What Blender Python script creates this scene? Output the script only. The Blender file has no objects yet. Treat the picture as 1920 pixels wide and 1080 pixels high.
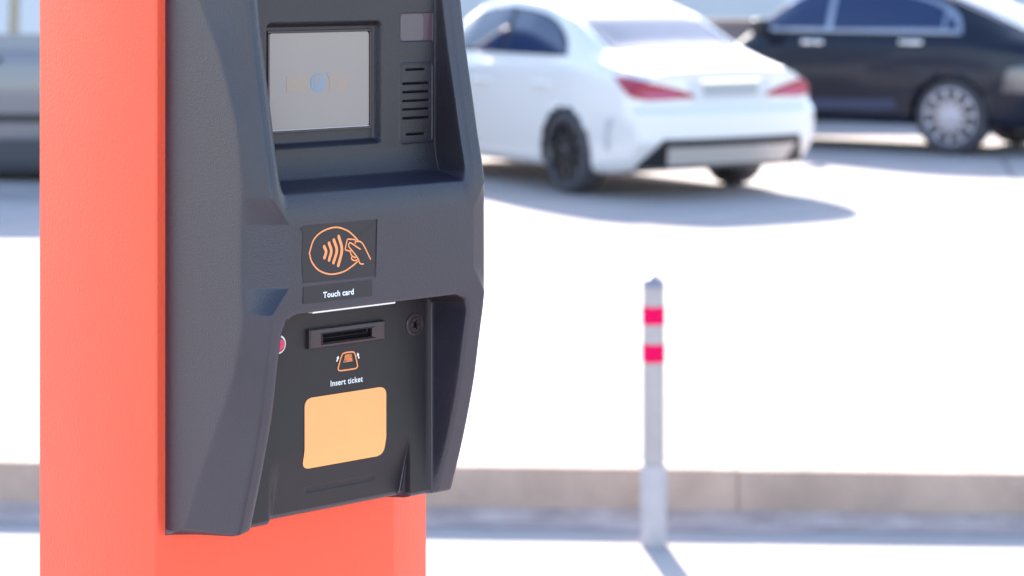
import bpy, bmesh, math, random
import numpy as np
from mathutils import Vector, Matrix
from mathutils.bvhtree import BVHTree

random.seed(7)
C = bpy.context.scene.collection
scn = bpy.context.scene
R = math.radians

# ------------------------------------------------------------------ camera
EYE = 1.981                       # camera height above the near pavement
cam_d = bpy.data.cameras.new('camera')
cam = bpy.data.objects.new('camera', cam_d)
C.objects.link(cam)
cam.location = (0, 0, EYE)
cam.rotation_euler = (R(90), 0, 0)
cam_d.sensor_width = 36
cam_d.lens = 85.0
cam_d.shift_y = -600 / 1920
cam_d.clip_start = 0.05
cam_d.clip_end = 2000
cam_d.dof.use_dof = True
cam_d.dof.focus_distance = 2.17
cam_d.dof.aperture_fstop = 7.6
cam_d.dof.aperture_blades = 9
scn.camera = cam

# ------------------------------------------------------------------ light
SUN_EL, SUN_AZ = R(27.0), math.atan2(-0.11, 0.99)      # low, almost straight behind the machine
world = bpy.data.worlds.new("World")
scn.world = world
world.use_nodes = True
wn = world.node_tree
sky = wn.nodes.new('ShaderNodeTexSky')
sky.sky_type = 'NISHITA'
sky.sun_disc = False
sky.sun_elevation = SUN_EL
sky.sun_rotation = SUN_AZ
sky.air_density = 1.0
sky.dust_density = 0.8
sky.ozone_density = 1.0
bg = wn.nodes['Background']
bg.inputs['Strength'].default_value = 0.15
wn.links.new(sky.outputs[0], bg.inputs[0])
sun_d = bpy.data.lights.new('sun', 'SUN')
sun_d.energy = 4.6
sun_d.angle = R(0.5)
sun_d.color = (1.0, 0.93, 0.84)
sun = bpy.data.objects.new('sun', sun_d)
C.objects.link(sun)
to_sun = Vector((math.sin(SUN_AZ) * math.cos(SUN_EL), math.cos(SUN_AZ) * math.cos(SUN_EL), math.sin(SUN_EL)))
sun.rotation_euler = (-to_sun).to_track_quat('-Z', 'Y').to_euler()
sun.location = to_sun * 60
scn.view_settings.view_transform = 'Standard'
scn.view_settings.look = 'None'
scn.view_settings.gamma = 1.0
scn.view_settings.exposure = 1.85
scn.cycles.max_bounces = 8
scn.cycles.diffuse_bounces = 5

# ------------------------------------------------------------------ materials
def mat(name, col, rough=0.5, metal=0.0, bump=None, var=None, spec=0.5, coat=0.0, coat_rough=0.05, trans=0.0, edge_light=None):
    """col base colour; bump=(scale, distance, detail); var=(scale, second colour, amount)"""
    m = bpy.data.materials.new(name)
    m.use_nodes = True
    nt = m.node_tree
    b = nt.nodes['Principled BSDF']
    b.inputs['Base Color'].default_value = (*col, 1)
    b.inputs['Roughness'].default_value = rough
    b.inputs['Metallic'].default_value = metal
    b.inputs['Specular IOR Level'].default_value = spec
    b.inputs['Coat Weight'].default_value = coat
    b.inputs['Coat Roughness'].default_value = coat_rough
    b.inputs['Transmission Weight'].default_value = trans
    tc = nt.nodes.new('ShaderNodeTexCoord')
    if var:
        n = nt.nodes.new('ShaderNodeTexNoise')
        n.inputs['Scale'].default_value = var[0]
        n.inputs['Detail'].default_value = 6
        n.inputs['Roughness'].default_value = 0.62
        nt.links.new(tc.outputs['Object'], n.inputs['Vector'])
        rmp = nt.nodes.new('ShaderNodeValToRGB')
        rmp.color_ramp.elements[0].position = 0.5 - 0.25
        rmp.color_ramp.elements[1].position = 0.5 + 0.25
        rmp.color_ramp.elements[0].color = (*col, 1)
        rmp.color_ramp.elements[1].color = (*var[1], 1)
        nt.links.new(n.outputs[0], rmp.inputs[0])
        nt.links.new(rmp.outputs[0], b.inputs['Base Color'])
        rr = nt.nodes.new('ShaderNodeMapRange')
        rr.inputs['To Min'].default_value = max(0, rough - 0.05)
        rr.inputs['To Max'].default_value = min(1, rough + 0.05)
        nt.links.new(n.outputs[0], rr.inputs[0])
        nt.links.new(rr.outputs[0], b.inputs['Roughness'])
    if bump:
        n2 = nt.nodes.new('ShaderNodeTexNoise')
        n2.inputs['Scale'].default_value = bump[0]
        n2.inputs['Detail'].default_value = bump[2]
        nt.links.new(tc.outputs['Object'], n2.inputs['Vector'])
        bp = nt.nodes.new('ShaderNodeBump')
        bp.inputs['Strength'].default_value = 1.0
        bp.inputs['Distance'].default_value = bump[1]
        nt.links.new(n2.outputs[0], bp.inputs['Height'])
        nt.links.new(bp.outputs[0], b.inputs['Normal'])
    return m

M = {}
M['coral'] = mat('coral_powder_coat', (0.90, 0.094, 0.039), 0.42, bump=(300, 0.0006, 3), var=(7, (0.85, 0.089, 0.037)))
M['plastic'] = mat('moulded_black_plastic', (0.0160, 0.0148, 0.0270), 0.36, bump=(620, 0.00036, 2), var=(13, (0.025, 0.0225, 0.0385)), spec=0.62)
def edge_highlight(m, col, lo, hi):  # paints rim highlights: lightens the base colour along convex edges
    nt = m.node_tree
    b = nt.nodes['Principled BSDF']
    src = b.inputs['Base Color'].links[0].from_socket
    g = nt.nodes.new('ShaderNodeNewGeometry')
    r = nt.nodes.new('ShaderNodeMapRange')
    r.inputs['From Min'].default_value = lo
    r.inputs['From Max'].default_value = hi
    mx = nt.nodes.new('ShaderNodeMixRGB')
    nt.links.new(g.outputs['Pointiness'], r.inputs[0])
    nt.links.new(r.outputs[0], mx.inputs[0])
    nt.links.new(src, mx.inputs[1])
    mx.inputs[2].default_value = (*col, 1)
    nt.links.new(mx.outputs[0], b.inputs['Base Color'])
for n_ in M['plastic'].node_tree.nodes:
    if n_.type == 'MAP_RANGE':
        n_.inputs['To Min'].default_value = 0.27
        n_.inputs['To Max'].default_value = 0.47
edge_highlight(M['plastic'], (0.11, 0.098, 0.12), 0.512, 0.56)
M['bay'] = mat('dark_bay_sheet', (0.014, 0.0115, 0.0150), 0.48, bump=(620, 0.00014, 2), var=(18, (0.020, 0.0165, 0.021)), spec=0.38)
M['sticker'] = mat('dark_vinyl_label', (0.024, 0.021, 0.025), 0.45, var=(60, (0.027, 0.024, 0.028)), spec=0.35)
M['slot_plastic'] = mat('slot_bezel_plastic', (0.040, 0.026, 0.030), 0.30, bump=(700, 0.00006, 2))
M['black'] = mat('deep_black', (0.002, 0.002, 0.003), 0.7, spec=0.08)
M['orange'] = mat('orange_vinyl', (0.90, 0.40, 0.135), 0.42, var=(25, (0.86, 0.385, 0.13)))
M['orange_ink'] = mat('orange_ink', (0.90, 0.30, 0.10), 0.5)
M['white_ink'] = mat('white_ink', (0.80, 0.80, 0.80), 0.5)
M['screen'] = mat('washed_out_display', (0.262, 0.232, 0.215), 0.22, var=(5, (0.275, 0.245, 0.225)))
M['screen_blue'] = mat('display_pale_blue', (0.18, 0.245, 0.33), 0.16)
M['screen_sand'] = mat('display_pale_sand', (0.315, 0.235, 0.180), 0.22, var=(240, (0.262, 0.230, 0.210)))
M['glass_pink'] = mat('tinted_lens_glass', (0.075, 0.045, 0.06), 0.22, spec=0.3)
M['steel'] = mat('brushed_steel', (0.55, 0.55, 0.58), 0.28, metal=1.0)
M['red_button'] = mat('red_button_plastic', (0.72, 0.015, 0.10), 0.25)
M['strip'] = mat('white_strip_plastic', (0.85, 0.83, 0.86), 0.4)
M['bollard'] = mat('grey_bollard_paint', (0.41, 0.37, 0.365), 0.38, var=(14, (0.34, 0.305, 0.30)))
M['bollard_red'] = mat('reflective_red_band', (0.70, 0.0, 0.085), 0.6, spec=0.1)
M['bollard_cap'] = mat('bollard_cap_paint', (0.22, 0.22, 0.27), 0.45)

def ground_mat(name, c0, c1, scale, cracks=False):
    m = mat(name, c0, 0.9, bump=(60, 0.004, 6), var=(scale, c1), spec=0.3)
    if cracks:
        nt = m.node_tree
        b = nt.nodes['Principled BSDF']
        src = b.inputs['Base Color'].links[0].from_socket
        tc = [n for n in nt.nodes if n.type == 'TEX_COORD'][0]
        v = nt.nodes.new('ShaderNodeTexVoronoi')
        v.feature = 'DISTANCE_TO_EDGE'
        v.inputs['Scale'].default_value = 0.22
        wv = nt.nodes.new('ShaderNodeTexNoise')
        wv.inputs['Scale'].default_value = 0.9
        wv.inputs['Detail'].default_value = 5
        mx = nt.nodes.new('ShaderNodeMixRGB')
        mx.inputs[0].default_value = 0.12
        nt.links.new(tc.outputs['Object'], wv.inputs['Vector'])
        nt.links.new(tc.outputs['Object'], mx.inputs[1])
        nt.links.new(wv.outputs[1], mx.inputs[2])
        nt.links.new(mx.outputs[0], v.inputs['Vector'])
        r = nt.nodes.new('ShaderNodeValToRGB')
        r.color_ramp.elements[0].position = 0.0
        r.color_ramp.elements[1].position = 0.006
        r.color_ramp.elements[0].color = (0.45, 0.45, 0.45, 1)
        r.color_ramp.elements[1].color = (1, 1, 1, 1)
        nt.links.new(v.outputs[0], r.inputs[0])
        mul = nt.nodes.new('ShaderNodeMixRGB')
        mul.blend_type = 'MULTIPLY'
        mul.inputs[0].default_value = 1
        nt.links.new(src, mul.inputs[1])
        nt.links.new(r.outputs[0], mul.inputs[2])
        nt.links.new(mul.outputs[0], b.inputs['Base Color'])
    return m
M['pavement'] = ground_mat('pale_concrete_pavement', (0.48, 0.422, 0.408), (0.38, 0.336, 0.326), 1.6)
M['lot'] = ground_mat('sun_bleached_asphalt', (0.47, 0.412, 0.402), (0.36, 0.318, 0.312), 0.8, cracks=True)
M['kerb'] = mat('stained_concrete_kerb', (0.55, 0.40, 0.325), 0.9, bump=(40, 0.008, 6), var=(3.2, (0.34, 0.245, 0.20)))
M['haunch'] = mat('dusty_concrete_haunch', (0.60, 0.48, 0.45), 0.9, bump=(30, 0.008, 6), var=(5, (0.32, 0.235, 0.22)))
M['white_paint'] = mat('white_car_paint', (0.72, 0.69, 0.685), 0.35, coat=1.0, coat_rough=0.03)
M['black_paint'] = mat('black_car_paint', (0.008, 0.010, 0.022), 0.30, coat=0.18, coat_rough=0.05, spec=0.3)
M['silver_paint'] = mat('silver_grey_car_paint', (0.15, 0.145, 0.17), 0.38, metal=0.35, coat=0.8, coat_rough=0.06)
M['car_glass'] = mat('sky_blue_car_glass', (0.018, 0.033, 0.090), 0.06, spec=0.5)  # blue of the reflected sky is put into the base colour
M['rubber'] = mat('tyre_rubber', (0.055, 0.052, 0.065), 0.75, bump=(120, 0.002, 2))
M['rim_black'] = mat('black_alloy', (0.015, 0.015, 0.02), 0.3, coat=0.6)
M['rim_silver'] = mat('silver_alloy', (0.44, 0.45, 0.52), 0.32, metal=0.6)
M['trim'] = mat('black_trim_plastic', (0.016, 0.016, 0.02), 0.55)
M['sill'] = mat('satin_navy_sill', (0.025, 0.038, 0.09), 0.4)
M['chrome'] = mat('chrome_trim', (0.75, 0.75, 0.78), 0.12, metal=1.0)
M['skid'] = mat('satin_silver_skid', (0.58, 0.52, 0.49), 0.4, metal=0.2)
M['lamp_red'] = mat('red_tail_lamp', (0.33, 0.002, 0.035), 0.35, coat=0.1)
M['lamp_pink'] = mat('clear_reversing_lamp', (0.50, 0.10, 0.22), 0.35)
M['lamp_clear'] = mat('clear_head_lamp', (0.55, 0.57, 0.6), 0.1, coat=1.0)
M['lamp_smoke'] = mat('smoked_lamp', (0.13, 0.10, 0.105), 0.3, coat=1.0)
M['plate'] = mat('number_plate_grey', (0.36, 0.355, 0.37), 0.5)
M['render'] = mat('pale_wall_render', (0.58, 0.58, 0.60), 0.9, bump=(25, 0.004, 5), var=(0.6, (0.53, 0.52, 0.55)))
M['plinth'] = mat('brown_plinth', (0.22, 0.17, 0.17), 0.85, bump=(20, 0.005, 5), var=(1.5, (0.17, 0.135, 0.14)))
M['post'] = mat('ochre_pilaster', (0.40, 0.33, 0.24), 0.8, var=(3, (0.34, 0.28, 0.2)))
M['roof'] = mat('grey_roof_sheet', (0.25, 0.25, 0.27), 0.6)

# ------------------------------------------------------------------ helpers
def tag(o, label=None, cat=None, group=None, kind=None):
    if label: o['label'] = label
    if cat: o['category'] = cat
    if group: o['group'] = group
    if kind: o['kind'] = kind
    return o

def empty(name, loc, rz=0):
    o = bpy.data.objects.new(name, None)
    C.objects.link(o)
    o.location = loc
    o.rotation_euler = (0, 0, rz)
    o.empty_display_size = 0.1
    return o

def mesh_obj(name, verts, faces, m, parent=None, smooth=True):
    me = bpy.data.meshes.new(name)
    me.from_pydata([tuple(v) for v in verts], [], [tuple(f) for f in faces])
    me.update()
    if smooth:
        me.polygons.foreach_set('use_smooth', [True] * len(me.polygons))
    me.materials.append(m)
    o = bpy.data.objects.new(name, me)
    C.objects.link(o)
    if parent: o.parent = parent
    return o

def grid_obj(name, P, m, parent=None, keep=None):
    """P: (rows, cols, 3) array"""
    r, c, _ = P.shape
    idx = np.arange(r * c).reshape(r, c)
    q = np.stack([idx[:-1, :-1], idx[:-1, 1:], idx[1:, 1:], idx[1:, :-1]], -1).reshape(-1, 4)
    if keep is not None:
        q = q[keep.reshape(-1)]
    me = bpy.data.meshes.new(name)
    me.vertices.add(r * c)
    me.vertices.foreach_set('co', P.reshape(-1).astype(np.float32))
    me.loops.add(len(q) * 4)
    me.loops.foreach_set('vertex_index', q.reshape(-1).astype(np.int32))
    me.polygons.add(len(q))
    me.polygons.foreach_set('loop_start', np.arange(0, len(q) * 4, 4, dtype=np.int32))
    me.polygons.foreach_set('use_smooth', np.ones(len(q), dtype=bool))
    me.update(calc_edges=True)
    me.validate()
    me.materials.append(m)
    o = bpy.data.objects.new(name, me)
    C.objects.link(o)
    if parent: o.parent = parent
    return o

def bm_obj(name, bm, m, parent=None, smooth=False):
    bmesh.ops.recalc_face_normals(bm, faces=bm.faces[:])
    me = bpy.data.meshes.new(name)
    bm.to_mesh(me)
    bm.free()
    if smooth:
        me.polygons.foreach_set('use_smooth', [True] * len(me.polygons))
    me.materials.append(m)
    o = bpy.data.objects.new(name, me)
    C.objects.link(o)
    if parent: o.parent = parent
    return o

def add_box(bm, lo, hi, bevel=0.0, seg=2):
    ret = bmesh.ops.create_cube(bm, size=1)
    vs = ret['verts']
    lo, hi = Vector(lo), Vector(hi)
    for v in vs:
        v.co = Vector([(lo[i] + hi[i]) / 2 + v.co[i] * (hi[i] - lo[i]) for i in range(3)])
    if bevel:
        es = list({e for v in vs for e in v.link_edges})
        bmesh.ops.bevel(bm, geom=es, offset=bevel, segments=seg, affect='EDGES', profile=0.5)

def lathe(profile, n=48, axis='z'):
    """profile: list of (r, h); returns verts, faces"""
    V, Fc = [], []
    for (r, h) in profile:
        for k in range(n):
            a = 2 * math.pi * k / n
            if axis == 'z': V.append((r * math.cos(a), r * math.sin(a), h))
            else: V.append((r * math.cos(a), h, r * math.sin(a)))
    for i in range(len(profile) - 1):
        for k in range(n):
            k2 = (k + 1) % n
            Fc.append((i * n + k, i * n + k2, (i + 1) * n + k2, (i + 1) * n + k))
    Fc.append(tuple(range(n)))
    Fc.append(tuple((len(profile) - 1) * n + k for k in range(n)))
    return V, Fc

def lathe_obj(name, profile, m, parent=None, n=48, axis='z', at=(0, 0, 0)):
    V, Fc = lathe(profile, n, axis)
    V = [(x + at[0], y + at[1], z + at[2]) for x, y, z in V]
    bm = bmesh.new()
    vs = [bm.verts.new(v) for v in V]
    for f in Fc: bm.faces.new([vs[i] for i in f])
    o = bm_obj(name, bm, m, parent, smooth=True)
    o.data.set_sharp_from_angle(angle=R(40))
    return o

def sm(t):
    t = np.clip(t, 0, 1)
    return t * t * (3 - 2 * t)

def rrect_sdf(u, w, u0, u1, w0, w1, r):
    cx, cy = (u0 + u1) / 2, (w0 + w1) / 2
    qx = np.abs(u - cx) - ((u1 - u0) / 2 - r)
    qy = np.abs(w - cy) - ((w1 - w0) / 2 - r)
    return np.minimum(np.maximum(qx, qy), 0) + np.hypot(np.maximum(qx, 0), np.maximum(qy, 0)) - r

def catmull(pts, n=8, closed=False):
    pts = [np.array(p, float) for p in pts]
    out = []
    L = len(pts)
    rng = range(L if closed else L - 1)
    for i in rng:
        p1, p2 = pts[i], pts[(i + 1) % L]
        p0 = pts[(i - 1) % L] if (closed or i > 0) else 2 * p1 - p2
        p3 = pts[(i + 2) % L] if (closed or i < L - 2) else 2 * p2 - p1
        for k in range(n):
            t = k / n
            out.append(0.5 * ((2 * p1) + (-p0 + p2) * t + (2 * p0 - 5 * p1 + 4 * p2 - p3) * t * t + (-p0 + 3 * p1 - 3 * p2 + p3) * t ** 3))
    if not closed: out.append(pts[-1])
    return out

# ------------------------------------------------------------------ setting: pavement, kerb, parking lot
LOT_Z = 0.185
def sheet(name, pts, z, m, kind='structure'):
    o = mesh_obj(name, [(x, y, z) for x, y in pts], [tuple(range(len(pts)))], m, smooth=False)
    return tag(o, kind=kind)
KA = R(-3.25)
def kerb_pt(s, t):                 # s along the kerb to the right, t away from the viewer
    return (s * math.cos(KA) - t * math.sin(KA), 8.70 + s * math.sin(KA) + t * math.cos(KA))
sheet('pavement', [(-400, -400), (400, -400), (400, 900), (-400, 900)], 0.0, M['pavement'])
sheet('parking_lot', [kerb_pt(-300, 0.118), kerb_pt(300, 0.118), kerb_pt(300, 800), kerb_pt(-300, 800)], LOT_Z - 0.004, M['lot'])
bm = bmesh.new()
s = -24.19
while s < 24:
    L = 2.5
    add_box(bm, (s + 0.001, 0, -0.05), (s + L - 0.001, 0.12, LOT_Z + random.uniform(-0.003, 0.003)), 0.006, 2)
    s += L
for v in bm.verts:
    x, y = kerb_pt(v.co.x, v.co.y)
    v.co = (x, y, v.co.z)
tag(bm_obj('kerb', bm, M['kerb'], smooth=False), kind='structure')
# sloped, crumbling mortar haunch at the foot of the kerb
hs = np.linspace(-24, 24, 1600)
rng = np.random.RandomState(3)
def wobble(n, k):
    a = rng.rand(n)
    ker = np.ones(k) / k
    return np.convolve(np.pad(a, k, mode='wrap'), ker, 'same')[k:-k] - 0.5
rows = []
prof = [(-0.001, 0.040), (-0.025, 0.033), (-0.05, 0.022), (-0.068, 0.014), (-0.085, 0.004), (-0.10, -0.01)]
for i, (t, z) in enumerate(prof):
    wt = wobble(1600, 9) * 0.03 + wobble(1600, 40) * 0.08
    wz = wobble(1600, 7) * 0.02 + wobble(1600, 31) * 0.05
    row = []
    for j, sv in enumerate(hs):
        f = 0 if i == 0 else 1
        x, y = kerb_pt(sv, t + f * wt[j] * 0.5)
        row.append((x, y, z + f * wz[j] * 0.25))
    rows.append(row)
tag(grid_obj('kerb_haunch', np.array(rows), M['haunch']), kind='structure')

# thin dirt washed up along the foot of the kerb
# faint worn patches on the lot
def patch_sheet(name, cx, cy, rx, ry, rot, seed):
    q = np.random.RandomState(seed)
    pts = []
    for k in range(40):
        a = 2 * math.pi * k / 40
        r = 1 + 0.22 * math.sin(3 * a + q.rand() * 0.5 + seed) + 0.12 * math.sin(7 * a + seed) + 0.06 * q.rand()
        x, y = rx * r * math.cos(a), ry * r * math.sin(a)
        pts.append((cx + x * math.cos(rot) - y * math.sin(rot), cy + x * math.sin(rot) + y * math.cos(rot)))
    sheet(name, pts, LOT_Z, M['tar'])
M['tar'] = mat('old_tar_patch', (0.15, 0.14, 0.14), 0.85, bump=(60, 0.003, 5), var=(6, (0.26, 0.24, 0.24)))
patch_sheet('tar_patch', 2.92, 18.6, 0.17, 0.75, R(-14), 1)
patch_sheet('tar_patch', -2.38, 11.6, 0.05, 0.9, R(-24), 2)
patch_sheet('tar_patch', 1.9, 11.2, 0.10, 0.30, R(35), 4)
rows = []
e_out = 0.10 + wobble(1600, 25) * 0.16 + wobble(1600, 6) * 0.06
for i in range(7):
    f = i / 6
    row = []
    for j, sv in enumerate(hs):
        x, y = kerb_pt(sv, -0.06 - f * max(0.02, e_out[j]))
        row.append((x, y, 0.006 * (1 - f) + 0.003))
    rows.append(row)
M['dirt'] = mat('washed_up_dirt', (0.70, 0.56, 0.53), 0.95, bump=(70, 0.006, 5), var=(4, (0.36, 0.26, 0.24)))
tag(grid_obj('gutter_dirt', np.array(rows), M['dirt']), kind='structure')

# ------------------------------------------------------------------ the parking terminal
TH = R(43)
H0 = EYE                            # w = height relative to the eye level
root = empty('parking_terminal', (-0.3238, 2.2, 0), TH)
tag(root, 'coral pillar parking terminal with black moulded ticket and card reader', 'parking terminal')
def L3(u, d, w): return (u, -d, H0 + w)

# pillar
bm = bmesh.new()
a20 = R(20)
cp = [(0, 0), (0.2826, 0), (0.2826 + 0.0674 * math.cos(a20), 0.0674 * math.sin(a20)), (0.2826 + 0.0674 * math.cos(a20), 0.198), (0, 0.198)]
lo = [bm.verts.new((x, y, 0.012)) for x, y in cp]
hi = [bm.verts.new((x, y, 2.32)) for x, y in cp]
bm.faces.new(lo); bm.faces.new(hi)
ve = []
for i in range(5):
    j = (i + 1) % 5
    bm.faces.new((lo[i], lo[j], hi[j], hi[i]))
for e in bm.edges:
    if abs(e.verts[0].co.z - e.verts[1].co.z) > 1: ve.append(e)
bmesh.ops.bevel(bm, geom=ve, offset=0.0022, segments=3, affect='EDGES', profile=0.5)
o = bm_obj('pillar', bm, M['coral'], root, smooth=True)
o.data.set_sharp_from_angle(angle=R(30))
bm = bmesh.new()
add_box(bm, (-0.06, -0.06, 0), (0.41, 0.26, 0.012), 0.003)
for x in (-0.035, 0.385):
    for y in (-0.035, 0.235):
        bmesh.ops.create_cone(bm, cap_ends=True, segments=6, radius1=0.012, radius2=0.012, depth=0.02, matrix=Matrix.Translation((x, y, 0.018)))
bm_obj('base_plate', bm, M['coral'], root)

# housing cross-section profiles along the height
def prof_fn(tab, soft=0.012):
    xs = np.array([p[0] for p in tab])[::-1]; ys = np.array([p[1] for p in tab])[::-1]
    g = np.linspace(-0.56, 0.2, 1521)
    v = np.interp(g, xs, ys)
    k = max(3, int(soft / 0.0005))
    ker = np.hanning(k); ker /= ker.sum()
    v = np.convolve(np.pad(v, k, mode='edge'), ker, 'same')[k:-k]
    return lambda w: np.interp(w, g, v)
DC = prof_fn([(0.15, 0.010), (0.05, 0.028), (-0.0286, 0.052), (-0.0755, 0.082), (-0.138, 0.109), (-0.19, 0.117), (-0.31, 0.118), (-0.36, 0.105), (-0.41, 0.079), (-0.46, 0.052), (-0.52, 0.020)], 0.05)
DF = prof_fn([(0.15, 0.082), (0.05, 0.100), (-0.028, 0.111), (-0.075, 0.1184), (-0.123, 0.129), (-0.17, 0.138), (-0.19, 0.1452), (-0.215, 0.1462), (-0.30, 0.1462), (-0.315, 0.1452), (-0.335, 0.1398), (-0.39, 0.131), (-0.455, 0.113), (-0.52, 0.090)], 0.085)
D_UP, D_LO = 0.100, 0.093
U_L, U_R = 0.034, 0.2525
BEND = -0.437

def front(u, w):
    """protrusion of the housing's face at (u, w)"""
    d = DF(w)
    # ---- upper recess (screen bay)
    k = 0.32                                        # softer floor than walls
    sd = rrect_sdf(u, w * k, U_L, U_R, -0.2005 * k, 0.128 * k, 0.0055)
    rim = np.clip(1 - sd / 0.0085, 0, 1) * (sd > 0) + (sd <= 0)
    d = d - 0.0034 * rim ** 2
    t = sm(-sd / 0.0034)
    pan = D_UP + 0.007 * np.clip((-0.165 - w) / 0.028, 0, 1) ** 2
    s2 = rrect_sdf(u, w, 0.0485, 0.1850, -0.1640, -0.0480, 0.007)
    pan = pan - 0.0085 * sm(-s2 / 0.0062)
    s3 = rrect_sdf(u, w, 0.2035, 0.2475, -0.1660, -0.0880, 0.006)   # raised surround of the speaker
    pan = pan + 0.0014 * sm(-s3 / 0.003) - 0.0085 * sm(-rrect_sdf(u, w, 0.2060, 0.2455, -0.1636, -0.0903, 0.003) / 0.0012)
    pan = pan - 0.0012 * sm(-rrect_sdf(u, w, 0.2052, 0.2468, -0.0694, -0.0420, 0.002) / 0.001)
    d = d + (np.minimum(pan, d) - d) * t
    # ---- lower bay
    sl = rrect_sdf(u, w, U_L, U_R, -0.70, -0.3045, 0.019)
    rim = np.clip(1 - sl / 0.005, 0, 1) * (sl > 0) + (sl <= 0)
    d = d - 0.0012 * rim ** 2
    t = sm(-sl / 0.0030)
    low = D_LO + 0 * u
    low = low + 0.0035 * np.clip((u - 0.243) / 0.008, 0, 1) ** 2
    bend = np.clip(BEND - w, 0, 1)
    soft = np.sqrt(bend ** 2 + 0.004 ** 2) - 0.004
    inside = sm((u - 0.056) / 0.017) * sm((0.2248 - u) / 0.0016)
    low = low - 0.27 * soft * inside
    sg = rrect_sdf(u, w, 0.1055, 0.1880, -0.4810, -0.4748, 0.003)
    low = low - 0.0011 * sm(-sg / 0.0008)
    # faint sunk field that carries the printed instructions
    d = d + (np.minimum(low, d) - d) * t
    return d

# front-edge position with the side notches
def edge_cut(w):
    return 0.0185 * np.clip((-0.202 - w) / 0.023, 0, 1) * np.clip((w + 0.304) / 0.023, 0, 1)
ws = np.concatenate([np.linspace(0.15, -0.03, 120, endpoint=False), np.linspace(-0.03, -0.497, 690)])
n_side, n_ch = 46, 34
uf = np.concatenate([np.linspace(0.0415, 0.2450, 265, endpoint=False), np.linspace(0.2450, 0.2562, 32)])
W2 = ws[:, None]
dc, df, cut = DC(W2), DF(W2), edge_cut(W2)
ul, ur = 0.021 + cut, 0.272 - cut * 0.8
cols_u, cols_d = [], []
tS = np.linspace(0, 1, n_side)[None, :]
cols_u.append(0.010 + 0 * W2 * tS); cols_d.append(dc * tS)
tC = np.linspace(0, 1, n_ch + 1)[None, 1:]
cols_u.append(0.010 + (ul - 0.010) * tC); cols_d.append(dc + (df - dc) * tC)
tE = np.linspace(0, 1, 23)[None, 1:-1]
uE = ul + (uf[0] - ul) * tE
cols_u.append(uE); cols_d.append(front(uE, W2 + 0 * uE))
uF = uf[None, :] + 0 * W2
cols_u.append(uF); cols_d.append(front(uF, W2 + 0 * uF))
uE2 = uf[-1] + (ur - uf[-1]) * tE
cols_u.append(uE2); cols_d.append(front(uE2, W2 + 0 * uE2))
tH = np.clip(tC / 0.4, 0, 1); tJ = np.clip((tC - 0.4) / 0.6, 0, 1)
dsh = df - 0.0035
us = 0.2745
cols_u.append(ur + (us - ur) * tH + (0.288 - us) * tJ); cols_d.append(df + (dsh - df) * tH + (dc - dsh) * tJ)
cols_u.append(0.288 + 0 * W2 * tS[:, 1:]); cols_d.append(dc * (1 - tS[:, 1:]))
U = np.concatenate(cols_u, 1); D = np.concatenate(cols_d, 1)
# soften the crease and the front arris
a1, a2 = 6, n_side + n_ch + 6
b1, b2 = U.shape[1] - a2, U.shape[1] - a1
for it in range(5):
    for (p, q) in ((a1, a2), (b1, b2)):
        for A in (U, D):
            A[:, p:q] = 0.25 * A[:, p - 1:q - 1] + 0.5 * A[:, p:q] + 0.25 * A[:, p + 1:q + 1]
for it in range(1):
    for (p, q) in ((a1, a2), (b1, b2)):
        for A in (U, D):
            A[1:-1, p:q] = 0.25 * A[:-2, p:q] + 0.5 * A[1:-1, p:q] + 0.25 * A[2:, p:q]
Wg = W2 + 0 * U
P = np.stack([U, -D, H0 + Wg], -1)
drop = 0.0050 * np.clip((0.040 - U) / 0.026, 0, 1) * sm((-0.455 - Wg) / 0.042)
P[..., 2] -= drop
rows_extra = []
base = P[-1]
for (f, dz) in ((0.992, -0.0016), (0.98, -0.0028), (0.955, -0.0036), (0.90, -0.005), (0.6, -0.009), (0.3, -0.013), (0.0, -0.016)):
    r = base.copy()
    r[:, 1] *= f
    r[:, 2] += dz
    rows_extra.append(r)
top_rows = []
for (f, dz) in ((0.0, 0.03), (0.35, 0.026), (0.7, 0.018), (0.88, 0.011), (0.96, 0.005)):
    r = P[0].copy()
    r[:, 1] *= f
    r[:, 2] += dz
    top_rows.append(r)
P = np.concatenate([np.array(top_rows), P, np.array(rows_extra)], 0)
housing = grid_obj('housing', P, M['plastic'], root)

# sheet over the lower bay: dark printed panel, widened to deepen the recess shade
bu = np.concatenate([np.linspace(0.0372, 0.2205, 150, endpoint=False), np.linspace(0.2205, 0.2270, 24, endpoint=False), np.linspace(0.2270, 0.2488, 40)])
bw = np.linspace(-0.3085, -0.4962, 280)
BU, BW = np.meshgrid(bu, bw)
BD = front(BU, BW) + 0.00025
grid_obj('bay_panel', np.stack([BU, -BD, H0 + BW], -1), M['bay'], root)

# skin over the screen bay and right wall, coloured darker as recess shade
tu = np.concatenate([np.linspace(0.0372, 0.2475, 300, endpoint=False), np.linspace(0.2475, 0.2524, 22)])
tw = np.linspace(0.118, -0.1905, 440)
TU, TW = np.meshgrid(tu, tw)
TD = front(TU, TW)
M['recess_shade'] = mat('shaded_recess_plastic', (0.0135, 0.0112, 0.0170), 0.40, bump=(620, 0.00036, 2), var=(13, (0.019, 0.0160, 0.0235)), spec=0.50)
grid_obj('screen_bay_shade', np.stack([TU - 0.0003 * sm((TU - 0.246) / 0.003), -(TD + 0.00025), H0 + TW], -1), M['recess_shade'], root)

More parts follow.
